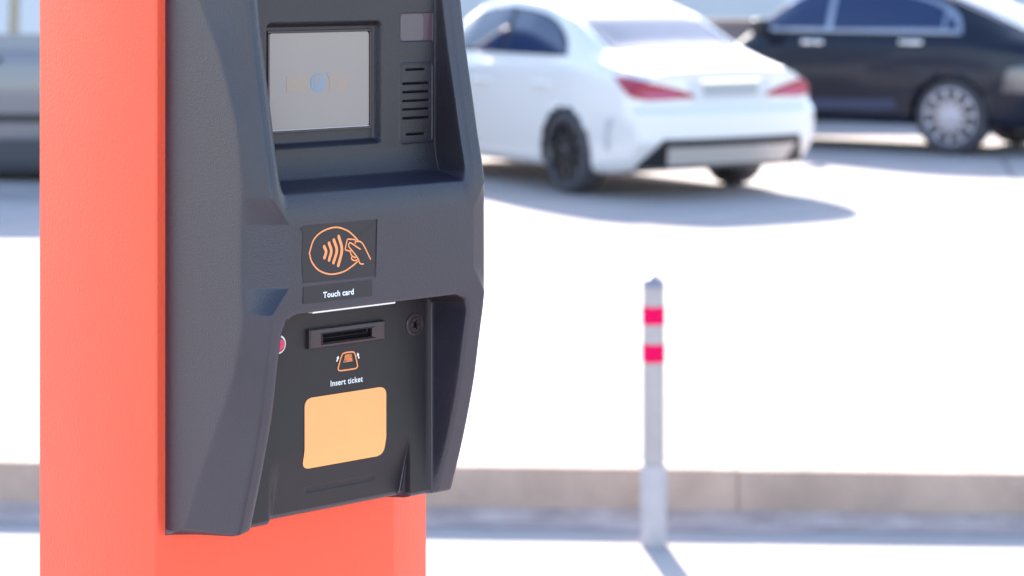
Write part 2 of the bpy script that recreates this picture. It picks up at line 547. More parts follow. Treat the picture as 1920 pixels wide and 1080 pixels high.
def plate(name, u0, u1, w0, w1, d0, d1, r, m, parent, bev=0.0006):
    """rounded plate between depths d0 (back) and d1 (front)"""
    pts = []
    for (cx, cy, a0) in ((u1 - r, w1 - r, 0), (u0 + r, w1 - r, 90), (u0 + r, w0 + r, 180), (u1 - r, w0 + r, 270)):
        for k in range(7):
            a = R(a0 + 15 * k)
            pts.append((cx + r * math.cos(a), cy + r * math.sin(a)))
    return prism(name, pts, d0, d1, m, parent, bev)

def prism(name, pts, d0, d1, m, parent, bev=0.0):
    bm = bmesh.new()
    bk = [bm.verts.new(L3(u, d0, w)) for u, w in pts]
    fr = [bm.verts.new(L3(u, d1, w)) for u, w in pts]
    n = len(pts)
    bm.faces.new(bk); ff = bm.faces.new(fr)
    for i in range(n):
        bm.faces.new((bk[i], bk[(i + 1) % n], fr[(i + 1) % n], fr[i]))
    if bev:
        bmesh.ops.bevel(bm, geom=list(ff.edges), offset=bev, segments=2, affect='EDGES', profile=0.5)
    return bm_obj(name, bm, m, parent)

def ribbon_into(V, Fc, pts, width, d, closed=False):
    pts = [np.array(p, float) for p in pts]
    n = len(pts)
    b = len(V)
    for i in range(n):
        if closed:
            t = pts[(i + 1) % n] - pts[i - 1]
        else:
            t = pts[min(i + 1, n - 1)] - pts[max(i - 1, 0)]
        t = t / (np.linalg.norm(t) + 1e-12)
        nrm = np.array([-t[1], t[0]]) * width / 2
        V.append(L3(pts[i][0] + nrm[0], d, pts[i][1] + nrm[1]))
        V.append(L3(pts[i][0] - nrm[0], d, pts[i][1] - nrm[1]))
    m = n if closed else n - 1
    for i in range(m):
        j = (i + 1) % n
        Fc.append((b + 2 * i, b + 2 * i + 1, b + 2 * j + 1, b + 2 * j))
    if not closed:                                   # round ends
        for e, sgn in ((0, -1), (n - 1, 1)):
            q = pts[1] - pts[0] if e == 0 else pts[-1] - pts[-2]
            ang = math.atan2(q[1], q[0]) + (math.pi if sgn < 0 else 0)
            c0 = len(V)
            V.append(L3(pts[e][0], d, pts[e][1]))
            for k in range(7):
                a = ang - math.pi / 2 + math.pi * k / 6
                V.append(L3(pts[e][0] + width / 2 * math.cos(a), d, pts[e][1] + width / 2 * math.sin(a)))
            for k in range(6): Fc.append((c0, c0 + 1 + k, c0 + 2 + k))

def ink(name, strokes, m, parent, d):
    V, Fc = [], []
    for s in strokes:
        pts, w = s[0], s[1]
        ribbon_into(V, Fc, pts, w, d, s[2] if len(s) > 2 else False)
    return mesh_obj(name, V, Fc, m, parent, smooth=False)

def lettering(name, body, u0, u1, w, d, m, parent, bold=0.024, squash=1.0):
    cu = bpy.data.curves.new(name, 'FONT')
    cu.body = body
    cu.size = 1.0
    cu.offset = bold
    cu.space_character = 1.06
    tmp = bpy.data.objects.new(name + '_source', cu)
    C.objects.link(tmp)
    bpy.context.view_layer.update()
    me = bpy.data.meshes.new_from_object(tmp.evaluated_get(bpy.context.evaluated_depsgraph_get()))
    bpy.data.objects.remove(tmp)
    bpy.data.curves.remove(cu)
    xs = [v.co.x for v in me.vertices]
    k = (u1 - u0) / (max(xs) - min(xs))
    x0 = min(xs)
    for v in me.vertices:
        v.co = Vector(L3(u0 + (v.co.x - x0) * k, d, w + v.co.y * k * squash))
    me.materials.clear()
    me.materials.append(m)
    o = bpy.data.objects.new(name, me)
    C.objects.link(o)
    o.parent = parent
    return o

# screen
scr = plate('screen', 0.0585, 0.1742, -0.1468, -0.0590, 0.0905, 0.0926, 0.0025, M['screen'], root, 0.0004)
bm = bmesh.new()
for (u0, u1, w0, w1) in ((0.0560, 0.1768, -0.1494, -0.1471), (0.0560, 0.1768, -0.0587, -0.0566), (0.0560, 0.0582, -0.1470, -0.0588), (0.1746, 0.1768, -0.1470, -0.0588)):
    add_box(bm, (u0, -0.0937, H0 + w0), (u1, -0.0900, H0 + w1), 0.0006)
bm_obj('screen_bezel', bm, M['slot_plastic'], scr)
hexa = []
for k in range(6):
    a = R(60 * k + 30)
    hexa.append((0.1138 + 0.0092 * math.cos(a) * 1.02, -0.1048 + 0.0092 * math.sin(a)))
hx = []
for i in range(6):
    p, q = np.array(hexa[i]), np.array(hexa[(i + 1) % 6])
    hx += [p + (q - p) * 0.25, p + (q - p) * 0.75]
V = [L3(p[0], 0.0929, p[1]) for p in catmull(hx, 4, True)]
mesh_obj('screen_emblem', V, [tuple(range(len(V)))], M['screen_blue'], scr, smooth=False)
lettering('screen_letter', 'P', 0.1100, 0.1174, -0.1094, 0.0931, M['screen'], scr, 0.02, 1.0)
mesh_obj('screen_tick', [L3(0.1236, 0.0929, -0.0960), L3(0.1290, 0.0929, -0.0957), L3(0.1262, 0.0929, -0.1010)], [(0, 1, 2)], M['screen_blue'], scr, smooth=False)
for (u0, u1) in ((0.0775, 0.1022), (0.1268, 0.1505)):
    plate('screen_wordmark', u0, u1, -0.1134, -0.0972, 0.0920, 0.0928, 0.003, M['screen_sand'], scr, 0)
bm = bmesh.new()
add_box(bm, L3(0.0588, 0.0934, -0.1470), L3(0.1740, 0.0924, -0.1461))
bm_obj('screen_edge_glint', bm, mat('edge_glint_grey', (0.38, 0.37, 0.40), 0.4), scr)  # pale strip painting the highlight along the bezel's lower edge

# scanner window
cw = plate('scanner_window', 0.2060, 0.2460, -0.0688, -0.0427, 0.0965, 0.0994, 0.0012, M['glass_pink'], root, 0.0004)
plate('lens', 0.2068, 0.2350, -0.0682, -0.0433, 0.0985, 0.09965, 0.004, mat('lens_film', (0.105, 0.088, 0.10), 0.28, spec=0.3), cw, 0)
# speaker grille: sunk plate with seven slots
gu = np.linspace(0.2063, 0.2452, 110); gw = np.linspace(-0.0906, -0.1633, 200)
GU, GW = np.meshgrid(gu, gw)
gd = 0.0996 + 0 * GU
for (w, u0, u1) in ((-0.0955, 0.2128, 0.2376), (-0.1086, 0.2092, 0.2428), (-0.1166, 0.2092, 0.2428), (-0.1249, 0.2092, 0.2428), (-0.1329, 0.2092, 0.2428), (-0.1411, 0.2092, 0.2428), (-0.1564, 0.2134, 0.2374)):
    gd -= 0.0060 * sm(-rrect_sdf(GU, GW, u0, u1, w - 0.0012, w + 0.0010, 0.0008) / 0.0007)
grid_obj('speaker_grille', np.stack([GU, -gd, H0 + GW], -1), M['recess_shade'], root)

# contactless label
outl = catmull([(0.0552, -0.2276), (0.0980, -0.2276), (0.1368, -0.2276), (0.1378, -0.2284), (0.1388, -0.2440), (0.1388, -0.2580), (0.1362, -0.2775), (0.1350, -0.2786), (0.0950, -0.2779), (0.0560, -0.2772), (0.0550, -0.2764), (0.0535, -0.2640), (0.0533, -0.2500), (0.0543, -0.2350)], 4, True)
lab = prism('contactless_label', [tuple(p) for p in outl], 0.1450, 0.14655, M['sticker'], root, 0)
oval = catmull([(0.0613, -0.2516), (0.0664, -0.2401), (0.0765, -0.2335), (0.0911, -0.2311), (0.1043, -0.2350), (0.1132, -0.2414), (0.1168, -0.2450)], 8)
oval2 = catmull([(0.0613, -0.2516), (0.0642, -0.2598), (0.0722, -0.2679), (0.0853, -0.2724), (0.0999, -0.2714), (0.1103, -0.2671), (0.1160, -0.2638)], 8)
ring = oval2[::-1] + oval[1:]
lw = 0.00125
strokes = [(ring, 0.0014)]
for w3 in (((0.078, -0.2473), (0.0801, -0.252), (0.0783, -0.2572)), ((0.0835, -0.2446), (0.086, -0.2519), (0.0835, -0.2597)), ((0.0889, -0.2421), (0.0923, -0.2518), (0.0885, -0.2624)), ((0.0945, -0.2394), (0.0981, -0.2517), (0.094, -0.2654))):
    strokes.append((catmull(w3, 10), 0.0030))
ink('radio_wave_mark', strokes, M['orange_ink'], lab, 0.14672)
hand = [
    ([(0.1132, -0.2470), (0.1140, -0.2441), (0.1130, -0.2437), (0.1050, -0.2426), (0.1042, -0.2432), (0.1018, -0.2512), (0.1022, -0.2521), (0.1070, -0.2536), (0.1085, -0.2534)], lw),
    (catmull([(0.1192, -0.2528), (0.1088, -0.2466), (0.1068, -0.2464), (0.1058, -0.2475), (0.1065, -0.2500), (0.1117, -0.2553), (0.1169, -0.2613), (0.1180, -0.2643), (0.1198, -0.2660), (0.1229, -0.2664)], 6), lw),
    (catmull([(0.1140, -0.2455), (0.1185, -0.2458), (0.1212, -0.2473), (0.1237, -0.2503), (0.1275, -0.2565), (0.1312, -0.2627)], 6), lw),
    (catmull([(0.1083, -0.2537), (0.1081, -0.2556), (0.1098, -0.2580), (0.1130, -0.2597), (0.1152, -0.2598)], 6), lw),
    (catmull([(0.1098, -0.2584), (0.1092, -0.2604), (0.1110, -0.2620), (0.1147, -0.2625), (0.1169, -0.2610)], 6), lw)]
ink('hand_and_card_mark', hand, M['orange_ink'], lab, 0.14680)
lab2 = plate('instruction_label', 0.0547, 0.1334, -0.2963, -0.2814, 0.1450, 0.14655, 0.0014, M['sticker'], root, 0)
lettering('lettering', 'Touch card', 0.0768, 0.1118, -0.2926, 0.14675, M['white_ink'], lab2, 0.026, 1.0)

# lower bay fittings
sf = empty('ticket_slot', (0, 0, 0)); bpy.data.objects.remove(sf)
bm = bmesh.new()
fr = [(0.1000, -0.3465), (0.1893, -0.3465), (0.1893, -0.3288), (0.1000, -0.3288)]
op = [(0.1160, -0.3424), (0.1742, -0.3424), (0.1742, -0.3346), (0.1160, -0.3346)]
def ringv(pts, d): return [bm.verts.new(L3(u, d, w)) for u, w in pts]
ins = [(0.1014, -0.3457), (0.1880, -0.3457), (0.1880, -0.3298), (0.1014, -0.3298)]
r0 = ringv(fr, 0.0915); r1 = ringv(fr, 0.0970); r2 = ringv(ins, 0.0985); r3 = ringv([(0.1120, -0.3440), (0.1785, -0.3440), (0.1785, -0.3328), (0.1120, -0.3328)], 0.0992); r4 = ringv(op, 0.0972); r5 = ringv(op, 0.0880)
for ra, rb in ((r0, r1), (r1, r2), (r2, r3), (r3, r4), (r4, r5)):
    for i in range(4):
        j = (i + 1) % 4
        bm.faces.new((ra[i], ra[j], rb[j], rb[i]))
slot = bm_obj('ticket_slot', bm, M['slot_plastic'], root)
bm = bmesh.new()
add_box(bm, L3(0.1158, 0.0945, -0.3428), L3(0.1744, 0.0936, -0.3342))
bm_obj('slot_mouth', bm, M['black'], slot)
bm = bmesh.new()
add_box(bm, L3(0.1165, 0.0952, -0.3387), L3(0.1690, 0.0940, -0.3384))
add_box(bm, L3(0.1692, 0.0954, -0.3384), L3(0.1700, 0.0940, -0.3350))
bm_obj('slot_lip', bm, M['bay'], slot)

def disc(name, prof, u, w, m, parent, n=40):
    return lathe_obj(name, [(r, -d) for r, d in prof], m, parent, n, 'y', (u, 0, H0 + w))
lk = disc('lock', [(0.0107, 0.0925), (0.0107, 0.0942), (0.0100, 0.0948), (0.0086, 0.0948), (0.0080, 0.0938), (0.0066, 0.0938), (0.0060, 0.0951), (0.0032, 0.0951), (0.0026, 0.0938), (0.0, 0.0938)][:-1], 0.2295, -0.3372, M['slot_plastic'], root)
bm = bmesh.new()
add_box(bm, L3(0.2289, 0.0955, -0.3400), L3(0.2301, 0.0930, -0.3346))
for k in range(5):
    a = 2 * math.pi * k / 5
    add_box(bm, L3(0.2295 + 0.0042 * math.cos(a) - 0.0006, 0.0954, -0.3372 + 0.0042 * math.sin(a) - 0.0006), L3(0.2295 + 0.0042 * math.cos(a) + 0.0006, 0.0940, -0.3372 + 0.0042 * math.sin(a) + 0.0006))
bm_obj('keyhole', bm, M['black'], lk)
bt = disc('call_button', [(0.0062, 0.0925), (0.0062, 0.0962), (0.0054, 0.0976), (0.0030, 0.0982), (0.0004, 0.0984)], 0.0655, -0.3387, M['red_button'], root)
disc('button_ring', [(0.0064, 0.0920), (0.0064, 0.0964), (0.0070, 0.0970), (0.0084, 0.0966), (0.0093, 0.0952), (0.0093, 0.0920)], 0.0655, -0.3387, M['steel'], bt)

# ticket pictogram, printed on the bay panel
dI = D_LO + 0.0007
tk = [(0.1417, -0.3551), (0.1558, -0.3551), (0.1599, -0.3690), (0.1577, -0.3709), (0.1387, -0.3709), (0.1363, -0.3688)]
def soften(poly, f=0.16):
    out = []
    n = len(poly)
    for i in range(n):
        p, q = np.array(poly[i]), np.array(poly[(i + 1) % n])
        out += [p + (q - p) * f, p + (q - p) * (1 - f)]
    return catmull(out, 4, True)
pict = ink('ticket_mark', [(soften(tk), 0.0013, True)], M['orange_ink'], root, dI)
hs_ = []
for k in range(7):
    t = k / 6
    hs_.append(([(0.1452 + 0.007 * t, -0.3570), (0.1431 + 0.0102 * t, -0.3634)], 0.0005))
for k in range(4):
    t = k / 3
    hs_.append(([(0.1452 - 0.0021 * t, -0.3570 - 0.0064 * t), (0.1522 + 0.0011 * t, -0.3570 - 0.0064 * t)], 0.0005))
for k in range(5):
    t = k / 4
    hs_.append(([(0.1448 + 0.004 * t, -0.3572), (0.1480 + 0.0052 * t, -0.3633)], 0.0006))
ink('hatch_mark', hs_, M['orange_ink'], pict, dI + 0.0001)
for (tail, tip) in (((0.1350, -0.3620), (0.1372, -0.3568)), ((0.1614, -0.3620), (0.1594, -0.3563))):
    a, b = np.array(tail), np.array(tip)
    t = (b - a) / np.linalg.norm(b - a)
    n_ = np.array([-t[1], t[0]])
    mid = b - t * 0.0027
    arr = [a + n_ * 0.0007, a - n_ * 0.0007, mid - n_ * 0.0007, mid - n_ * 0.0017, b, mid + n_ * 0.0017, mid + n_ * 0.0007]
    mesh_obj('arrow_mark', [L3(p[0], dI, p[1]) for p in arr], [tuple(range(7))], M['white_ink'], pict, smooth=False)
lettering('lettering', 'Insert ticket', 0.1278, 0.1660, -0.3838, dI, M['white_ink'], root, 0.016, 1.0)

# blank orange label that follows the bent panel
def sheet_on_panel(name, poly, m, off, parent):
    vs = np.linspace(min(p[1] for p in poly), max(p[1] for p in poly), 60)
    rowsP = []
    for w in vs:
        xs = []
        for i in range(len(poly)):
            (x1, y1), (x2, y2) = poly[i], poly[(i + 1) % len(poly)]
            if (y1 - w) * (y2 - w) <= 0 and abs(y1 - y2) > 1e-9:
                xs.append(x1 + (x2 - x1) * (w - y1) / (y2 - y1))
        a, b = min(xs), max(xs)
        us = np.linspace(a, b, 24)
        d = front(us, np.full(24, w)) + off
        rowsP.append([L3(u, dd, w) for u, dd in zip(us, d)])
    return grid_obj(name, np.array(rowsP), m, parent)
def rr_poly(u0, u1, w0, w1, r):
    pts = []
    for (cx, cy, a0) in ((u1 - r, w1 - r, 0), (u0 + r, w1 - r, 90), (u0 + r, w0 + r, 180), (u1 - r, w0 + r, 270)):
        for k in range(9):
            a = R(a0 + 11.25 * k)
            pts.append((cx + r * math.cos(a), cy + r * math.sin(a)))
    return pts
sheet_on_panel('blank_label', rr_poly(0.0975, 0.1943, -0.4568, -0.3915, 0.0075), M['orange'], 0.0008, root)
# thin white strip under the brow of the bay
plate('white_strip', 0.0700, 0.1660, -0.3066, -0.3052, 0.100, 0.1405, 0.0006, M['strip'], root, 0.0002)

# ------------------------------------------------------------------ bollard
bo = empty('bollard', (0.486, 8.30, 0))
tag(bo, 'slim grey steel bollard with two red bands standing before the kerb', 'bollard')
lathe_obj('tube', [(0.0385, 0.0), (0.0385, 0.880), (0.0375, 0.886), (0.001, 0.886)], M['bollard'], bo)
lathe_obj('sleeve', [(0.046, 0.0), (0.046, 0.266), (0.044, 0.280), (0.039, 0.280)], mat('bollard_sleeve_paint', (0.45, 0.425, 0.45), 0.45, var=(16, (0.36, 0.34, 0.36))), bo)
lathe_obj('reflective_band', [(0.0387, 0.760), (0.0397, 0.761), (0.0397, 0.820), (0.0387, 0.821)], M['bollard_red'], bo)
lathe_obj('reflective_band', [(0.0387, 0.630), (0.0397, 0.631), (0.0397, 0.692), (0.0387, 0.693)], M['bollard_red'], bo)
lathe_obj('cap', [(0.0393, 0.884), (0.0393, 0.894), (0.036, 0.905), (0.028, 0.915), (0.013, 0.921), (0.010, 0.929), (0.001, 0.931)], M['bollard_cap'], bo)

# ------------------------------------------------------------------ cars
def tab(t):
    xs = [p[0] for p in t]; ys = [p[1] for p in t]
    def f(x):
        g = np.linspace(xs[0], xs[-1], 600)
        v = np.interp(g, xs, ys)
        k = 31
        ker = np.hanning(k + 2)[1:-1]; ker /= ker.sum()
        vp = np.convolve(np.concatenate([2 * v[0] - v[k:0:-1], v, 2 * v[-1] - v[-2:-k - 2:-1]]), ker, 'same')[k:-k]
        return np.interp(x, g, vp)
    return f

def arch_keep(P, axles, rad, zc):
    """snap body vertices next to each wheel arch and drop the faces inside it"""
    inside = np.zeros(P.shape[:2], bool)
    for ax in axles:
        dx, dz = P[..., 0] - ax, P[..., 2] - zc
        rr = np.hypot(dx, dz)
        side = np.abs(P[..., 1]) > 0.45
        near = side & (np.abs(rr - rad) < 0.024) & (rr > 1e-6)
        sc_ = np.where(near, rad / np.maximum(rr, 1e-6), 1)
        P[..., 0] = np.where(near, ax + dx * sc_, P[..., 0])
        P[..., 2] = np.where(near, zc + dz * sc_, P[..., 2])
        inside |= side & (rr < rad + 1e-4)
    q = inside[:-1, :-1] & inside[1:, :-1] & inside[:-1, 1:] & inside[1:, 1:]
    return ~q

def build_car(name, loc, fwd, spec, paint, rim_m, n_spokes):
    rz = math.atan2(fwd[1], fwd[0])
    car = empty(name, (loc[0], loc[1], LOT_Z), rz)
    Lc = spec['L']
    f = {k: tab(v) for k, v in spec['tab'].items()}
    xs = np.concatenate([np.linspace(0, 0.25, 16, endpoint=False), np.linspace(0.25, Lc - 0.3, 190, endpoint=False), np.linspace(Lc - 0.3, Lc, 20)])
    rows = []
    for x in xs:
        W, Zs = f['W'](x), f['Zs'](x)
        Zb, Yb, Zr, Yr, Zt = f['Zb'](x), f['Yb'](x), f['Zr'](x), f['Yr'](x), f['Zt'](x)
        zm = spec['zmid']
        lift = spec.get('lift', 0.0) * (1 - min(1, max(0, (x - 0.25) / 0.35)))
        half = [(0, Zs + lift), (W * 0.62, Zs + lift), (W * 0.88, Zs), (W * 0.965, Zs + 0.06), (W * 0.985, Zs + 0.18), (W, zm), (W * 0.985, zm + (Zb - zm) * 0.55), (W * 0.965, zm + (Zb - zm) * 0.80), (Yb, Zb), ((Yb * 0.62 + Yr * 0.38), Zb + (Zr - Zb) * 0.48), (Yr, Zr), (Yr * 0.90, Zr + (Zt - Zr) * 0.42), (Yr * 0.5, Zr + (Zt - Zr) * 0.86), (0, Zt)]
        hp = catmull(half, 10)
        full = [(y, z) for y, z in hp] + [(-y, z) for y, z in hp[::-1][1:]]
        rows.append([(x, y, z) for y, z in full])
    P = np.array(rows)
    Wm = 0.9
    def warp(P):
        x, y, z = P[..., 0].copy(), P[..., 1], P[..., 2]
        fr = np.clip(1 - x / 0.9, 0, 1) ** 2
        x = x + fr * (np.interp(z, spec['rear_z'], spec['rear_x']) + spec['rear_plan'] * np.abs(y / Wm) ** 3)
        ff = np.clip(1 - (Lc - x) / 0.9, 0, 1) ** 2
        x = x - ff * (np.interp(z, spec['front_z'], spec['front_x']) + 0.25 * np.abs(y / Wm) ** 2.5)
        P[..., 0] = x
        return P
    # end caps: rows spanned between the two sides
    def cap(row):
        n = row.shape[0]
        h = n // 2
        K = 28
        out = []
        for i in range(h + 1):
            a, b = row[i], row[n - 1 - i]
            out.append([a + (b - a) * t for t in np.linspace(0, 1, K)])
        return np.array(out)
    caps = [warp(cap(P[0])), warp(cap(P[-1]))]
    P = warp(P)
    keep = arch_keep(P, spec['axles'], spec['arch'], spec['wr'])
    body = grid_obj('body', P, paint, car, keep)
    bm = bmesh.new()
    bm.from_mesh(body.data)
    for cgrid in caps:
        r_, k_, _ = cgrid.shape
        vv = [[bm.verts.new(cgrid[i, j]) for j in range(k_)] for i in range(r_)]
        for i in range(r_ - 1):
            for j in range(k_ - 1):
                try:
                    fc = bm.faces.new((vv[i][j], vv[i][j + 1], vv[i + 1][j + 1], vv[i + 1][j])); fc.smooth = True
                except ValueError: pass
    bmesh.ops.remove_doubles(bm, verts=bm.verts[:], dist=0.0008)
    bmesh.ops.recalc_face_normals(bm, faces=bm.faces[:])
    bvh = BVHTree.FromBMesh(bm)
    bm.to_mesh(body.data)
    bm.free()
    # wheels and dark wells
    for ax in spec['axles']:
        for sgn in (1, -1):
            wh = empty('wheel', (ax, sgn * (spec['track']), spec['wr']))
            wh.parent = car
            wr, wd = spec['wr'], 0.225
            o = sgn
            tyre = [(wr * 0.70, -wd / 2), (wr * 0.90, -wd / 2), (wr * 0.97, -wd * 0.43), (wr, -wd * 0.30), (wr, wd * 0.30), (wr * 0.97, wd * 0.43), (wr * 0.90, wd / 2), (wr * 0.70, wd / 2)]
            bm = bmesh.new()
            V, Fc = lathe(tyre, 56, 'y')
            vs = [bm.verts.new(v) for v in V]
            for q in Fc[:-2]: bm.faces.new([vs[i] for i in q])
            n = 56
            for k in range(n): bm.faces.new((vs[k], vs[(k + 1) % n], vs[7 * n + (k + 1) % n], vs[7 * n + k]))
            bm_obj('tyre', bm, M['rubber'], wh, smooth=True)
            bm = bmesh.new()
            rr = wr * spec.get('rim', 0.70)
            def add_lathe(prof, n=48):
                V, Fc = lathe(prof, n, 'y')
                vs = [bm.verts.new(v) for v in V]
                for q in Fc: bm.faces.new([vs[i] for i in q])
            oy = sgn * wd / 2
            # outer ring, closed
            V, Fc = lathe([(rr, oy - sgn * 0.02), (rr * 1.01, oy + sgn * 0.004), (rr * 0.95, oy + sgn * 0.006), (rr * 0.91, oy - sgn * 0.02), (rr * 0.91, oy - sgn * 0.08)], 56, 'y')
            vs = [bm.verts.new(v) for v in V]
            for q in Fc[:-2]: bm.faces.new([vs[i] for i in q])
            add_lathe([(rr * 0.22, oy - sgn * 0.05), (rr * 0.22, oy - sgn * 0.005), (rr * 0.14, oy + sgn * 0.004), (0.002, oy + sgn * 0.004)], 24)
            for k in range(n_spokes):
                a = 2 * math.pi * k / n_spokes + 0.2
                ca, sa = math.cos(a), math.sin(a)
                w0, w1 = spec['spoke']
                pts = [(rr * 0.15, -w0), (rr * 0.15, w0), (rr * 0.95, w1), (rr * 0.95, -w1)]
                fr_, bk_ = [], []
                for (r_, t_) in pts:
                    fr_.append(bm.verts.new((r_ * ca - t_ * sa, oy - sgn * 0.004, r_ * sa + t_ * ca)))
                    bk_.append(bm.verts.new((r_ * ca - t_ * sa, oy - sgn * 0.035, r_ * sa + t_ * ca)))
                bm.faces.new(fr_); bm.faces.new(bk_)
                for i in range(4): bm.faces.new((fr_[i], fr_[(i + 1) % 4], bk_[(i + 1) % 4], bk_[i]))
            bm_obj('rim', bm, rim_m, wh)
            lathe_obj('brake_disc', [(rr * 0.90, oy - sgn * 0.10), (rr * 0.90, oy - sgn * 0.085), (0.01, oy - sgn * 0.085)], M['trim'], wh, 40, 'y')
        # inner wheel well (both sides, one box under the body)
        V, Fc = lathe([(spec['arch'] - 0.002, -0.80), (spec['arch'] - 0.002, 0.80)], 40, 'y')
        bm = bmesh.new()
        vs = [bm.verts.new((x + ax, y * spec['track'] / 0.80 * 0.96, z + spec['wr'])) for x, y, z in V]
        for q in Fc[:-2]:
            if sum(V[i][2] for i in q) / 4 > -spec['wr'] + f['Zs'](ax) + 0.0:
                bm.faces.new([vs[i] for i in q])
        bmesh.ops.delete(bm, geom=[v for v in bm.verts if not v.link_faces], context='VERTS')
        bm_obj('wheel_well', bm, M['trim'], car)
    # projected trim: polygon in a plane, thrown onto the body
    def patch(nm, poly, view, m, off=0.006, nr=26, nc=26, parent=None, label=None):
        """view: function (a, b) -> (origin, direction)"""
        bs = np.linspace(min(p[1] for p in poly) + 1e-5, max(p[1] for p in poly) - 1e-5, nr)
        rowsP = []
        for b in bs:
            cx = []
            for i in range(len(poly)):
                (x1, y1), (x2, y2) = poly[i], poly[(i + 1) % len(poly)]
                if (y1 - b) * (y2 - b) <= 0 and abs(y1 - y2) > 1e-9:
                    cx.append(x1 + (x2 - x1) * (b - y1) / (y2 - y1))
            if len(cx) < 2: continue
            rw = []
            for a in np.linspace(min(cx), max(cx), nc):
                org, dr = view(a, b)
                hit, nrm, _, _ = bvh.ray_cast(Vector(org), Vector(dr))
                if hit is None: rw = None; break
                if nrm.dot(Vector(dr)) > 0: nrm = -nrm
                rw.append(tuple(hit + nrm * off))
            if rw: rowsP.append(rw)
        if len(rowsP) < 2: return None
        o = grid_obj(nm, np.array(rowsP), m, parent or car)
        if label: o['label'] = label
        return o
    views = {
        'left': lambda a, b: ((a, 3, b), (0, -1, 0)),
        'right': lambda a, b: ((a, -3, b), (0, 1, 0)),
        'rear': lambda a, b: ((-3, a, b), (1, 0, 0)),
        'front': lambda a, b: ((Lc + 3, a, b), (-1, 0, 0)),
        'top': lambda a, b: ((a, b, 4), (0, 0, -1)),
    }
    return car, patch, views

def mirrored(patch, views, nm, poly, m, **k):
    patch(nm, poly, views['left'], m, **k)
    patch(nm, poly, views['right'], m, **k)

def wing_mirror(car, x, y, z, paint):
    for sgn in (1, -1):
        bm = bmesh.new()
        add_box(bm, (x - 0.06, sgn * y, z - 0.08), (x + 0.08, sgn * (y + 0.22), z + 0.09), 0.05, 3)
        add_box(bm, (x - 0.02, sgn * (y - 0.15), z - 0.07), (x + 0.04, sgn * (y + 0.05), z - 0.03), 0.01, 1)
        bm_obj('wing_mirror', bm, paint, car, smooth=True)

def handles(car, pts, m):
    for (x, y, z) in pts:
        for sgn in (1, -1):
            bm = bmesh.new()
            add_box(bm, (x - 0.12, sgn * (y - 0.012), z - 0.022), (x + 0.12, sgn * (y + 0.035), z + 0.022), 0.012, 2)
            bm_obj('door_handle', bm, m, car, smooth=True)

# white saloon, seen from behind on its left side; x = 0 at the rear bumper
white = dict(L=4.63, zmid=0.60, axles=(0.97, 3.67), lift=0.11, arch=0.372, wr=0.335, track=0.775, spoke=(0.035, 0.022),
    rear_z=[0.15, 0.30, 0.45, 0.66, 0.74, 0.93, 1.02], rear_x=[0.06, -0.02, -0.12, -0.12, -0.06, -0.05, -0.06], rear_plan=0.13,
    front_z=[0.15, 0.4, 0.6, 0.9], front_x=[0.1, 0.0, 0.03, 0.2],
    tab=dict(
        W=[(0, 0.86), (0.15, 0.875), (0.5, 0.885), (0.97, 0.895), (2.3, 0.88), (3.67, 0.89), (4.2, 0.87), (4.63, 0.80)],
        Zs=[(0, 0.24), (0.3, 0.20), (0.5, 0.18), (0.9, 0.19), (3.8, 0.18), (4.3, 0.2), (4.63, 0.25)],
        Zb=[(0, 0.93), (0.25, 0.99), (0.6, 1.05), (1.0, 1.075), (2.3, 1.06), (3.2, 1.02), (3.7, 0.92), (4.3, 0.78), (4.63, 0.64)],
        Yb=[(0, 0.72), (0.3, 0.77), (1.0, 0.82), (2.3, 0.81), (3.2, 0.80), (3.7, 0.80), (4.63, 0.66)],
        Zr=[(0, 0.985), (0.12, 1.01), (0.45, 1.07), (0.75, 1.155), (1.2, 1.37), (1.7, 1.49), (2.2, 1.52), (2.7, 1.46), (3.0, 1.34), (3.4, 1.08), (3.7, 0.97), (4.3, 0.83), (4.63, 0.68)],
        Yr=[(0, 0.60), (0.45, 0.66), (0.75, 0.67), (1.2, 0.64), (2.2, 0.61), (3.0, 0.61), (3.4, 0.66), (3.7, 0.70), (4.63, 0.5)],
        Zt=[(0, 1.01), (0.12, 1.03), (0.45, 1.10), (0.75, 1.185), (1.2, 1.38), (1.7, 1.515), (2.2, 1.56), (2.7, 1.53), (3.0, 1.42), (3.45, 1.13), (3.7, 1.02), (4.3, 0.89), (4.63, 0.72)]))
fw = Vector((-0.515, 0.857)).normalized()
lf = Vector((-fw.y, fw.x))
wl = Vector((0.438, 19.29))                        # outer foot of the left rear wheel
org = wl - fw * 0.97 - lf * 0.86
car, patch, vw = build_car('white_saloon', org, fw, white, M['white_paint'], M['rim_black'], 10)
tag(car, 'white coupe-like saloon with red tail lights, parked left of the black car', 'car')
side_glass = [(1.06, 1.092)] + [tuple(p) for p in catmull([(1.06, 1.105), (1.26, 1.27), (1.56, 1.395), (2.0, 1.455), (2.45, 1.445), (2.85, 1.345), (3.22, 1.11)], 8)] + [(3.22, 1.085)]
def cut_poly(poly, x0, x1):
    """clip polygon to x0..x1 (vertical cuts)"""
    def clip(ps, x, keep_gt):
        out = []
        for i in range(len(ps)):
            p, q = ps[i], ps[(i + 1) % len(ps)]
            ip, iq = (p[0] >= x) == keep_gt, (q[0] >= x) == keep_gt
            if ip: out.append(p)
            if ip != iq:
                t = (x - p[0]) / (q[0] - p[0])
                out.append((x, p[1] + (q[1] - p[1]) * t))
        return out
    return clip(clip(poly, x0, True), x1, False)
mirrored(patch, vw, 'window_trim', [(p[0] + (p[0] - 2.1) * 0.03, p[1] + (0.012 if p[1] > 1.15 else -0.012)) for p in side_glass], M['trim'], off=0.004)
mirrored(patch, vw, 'side_window', cut_poly(side_glass, 0.9, 2.02), M['car_glass'], off=0.010)
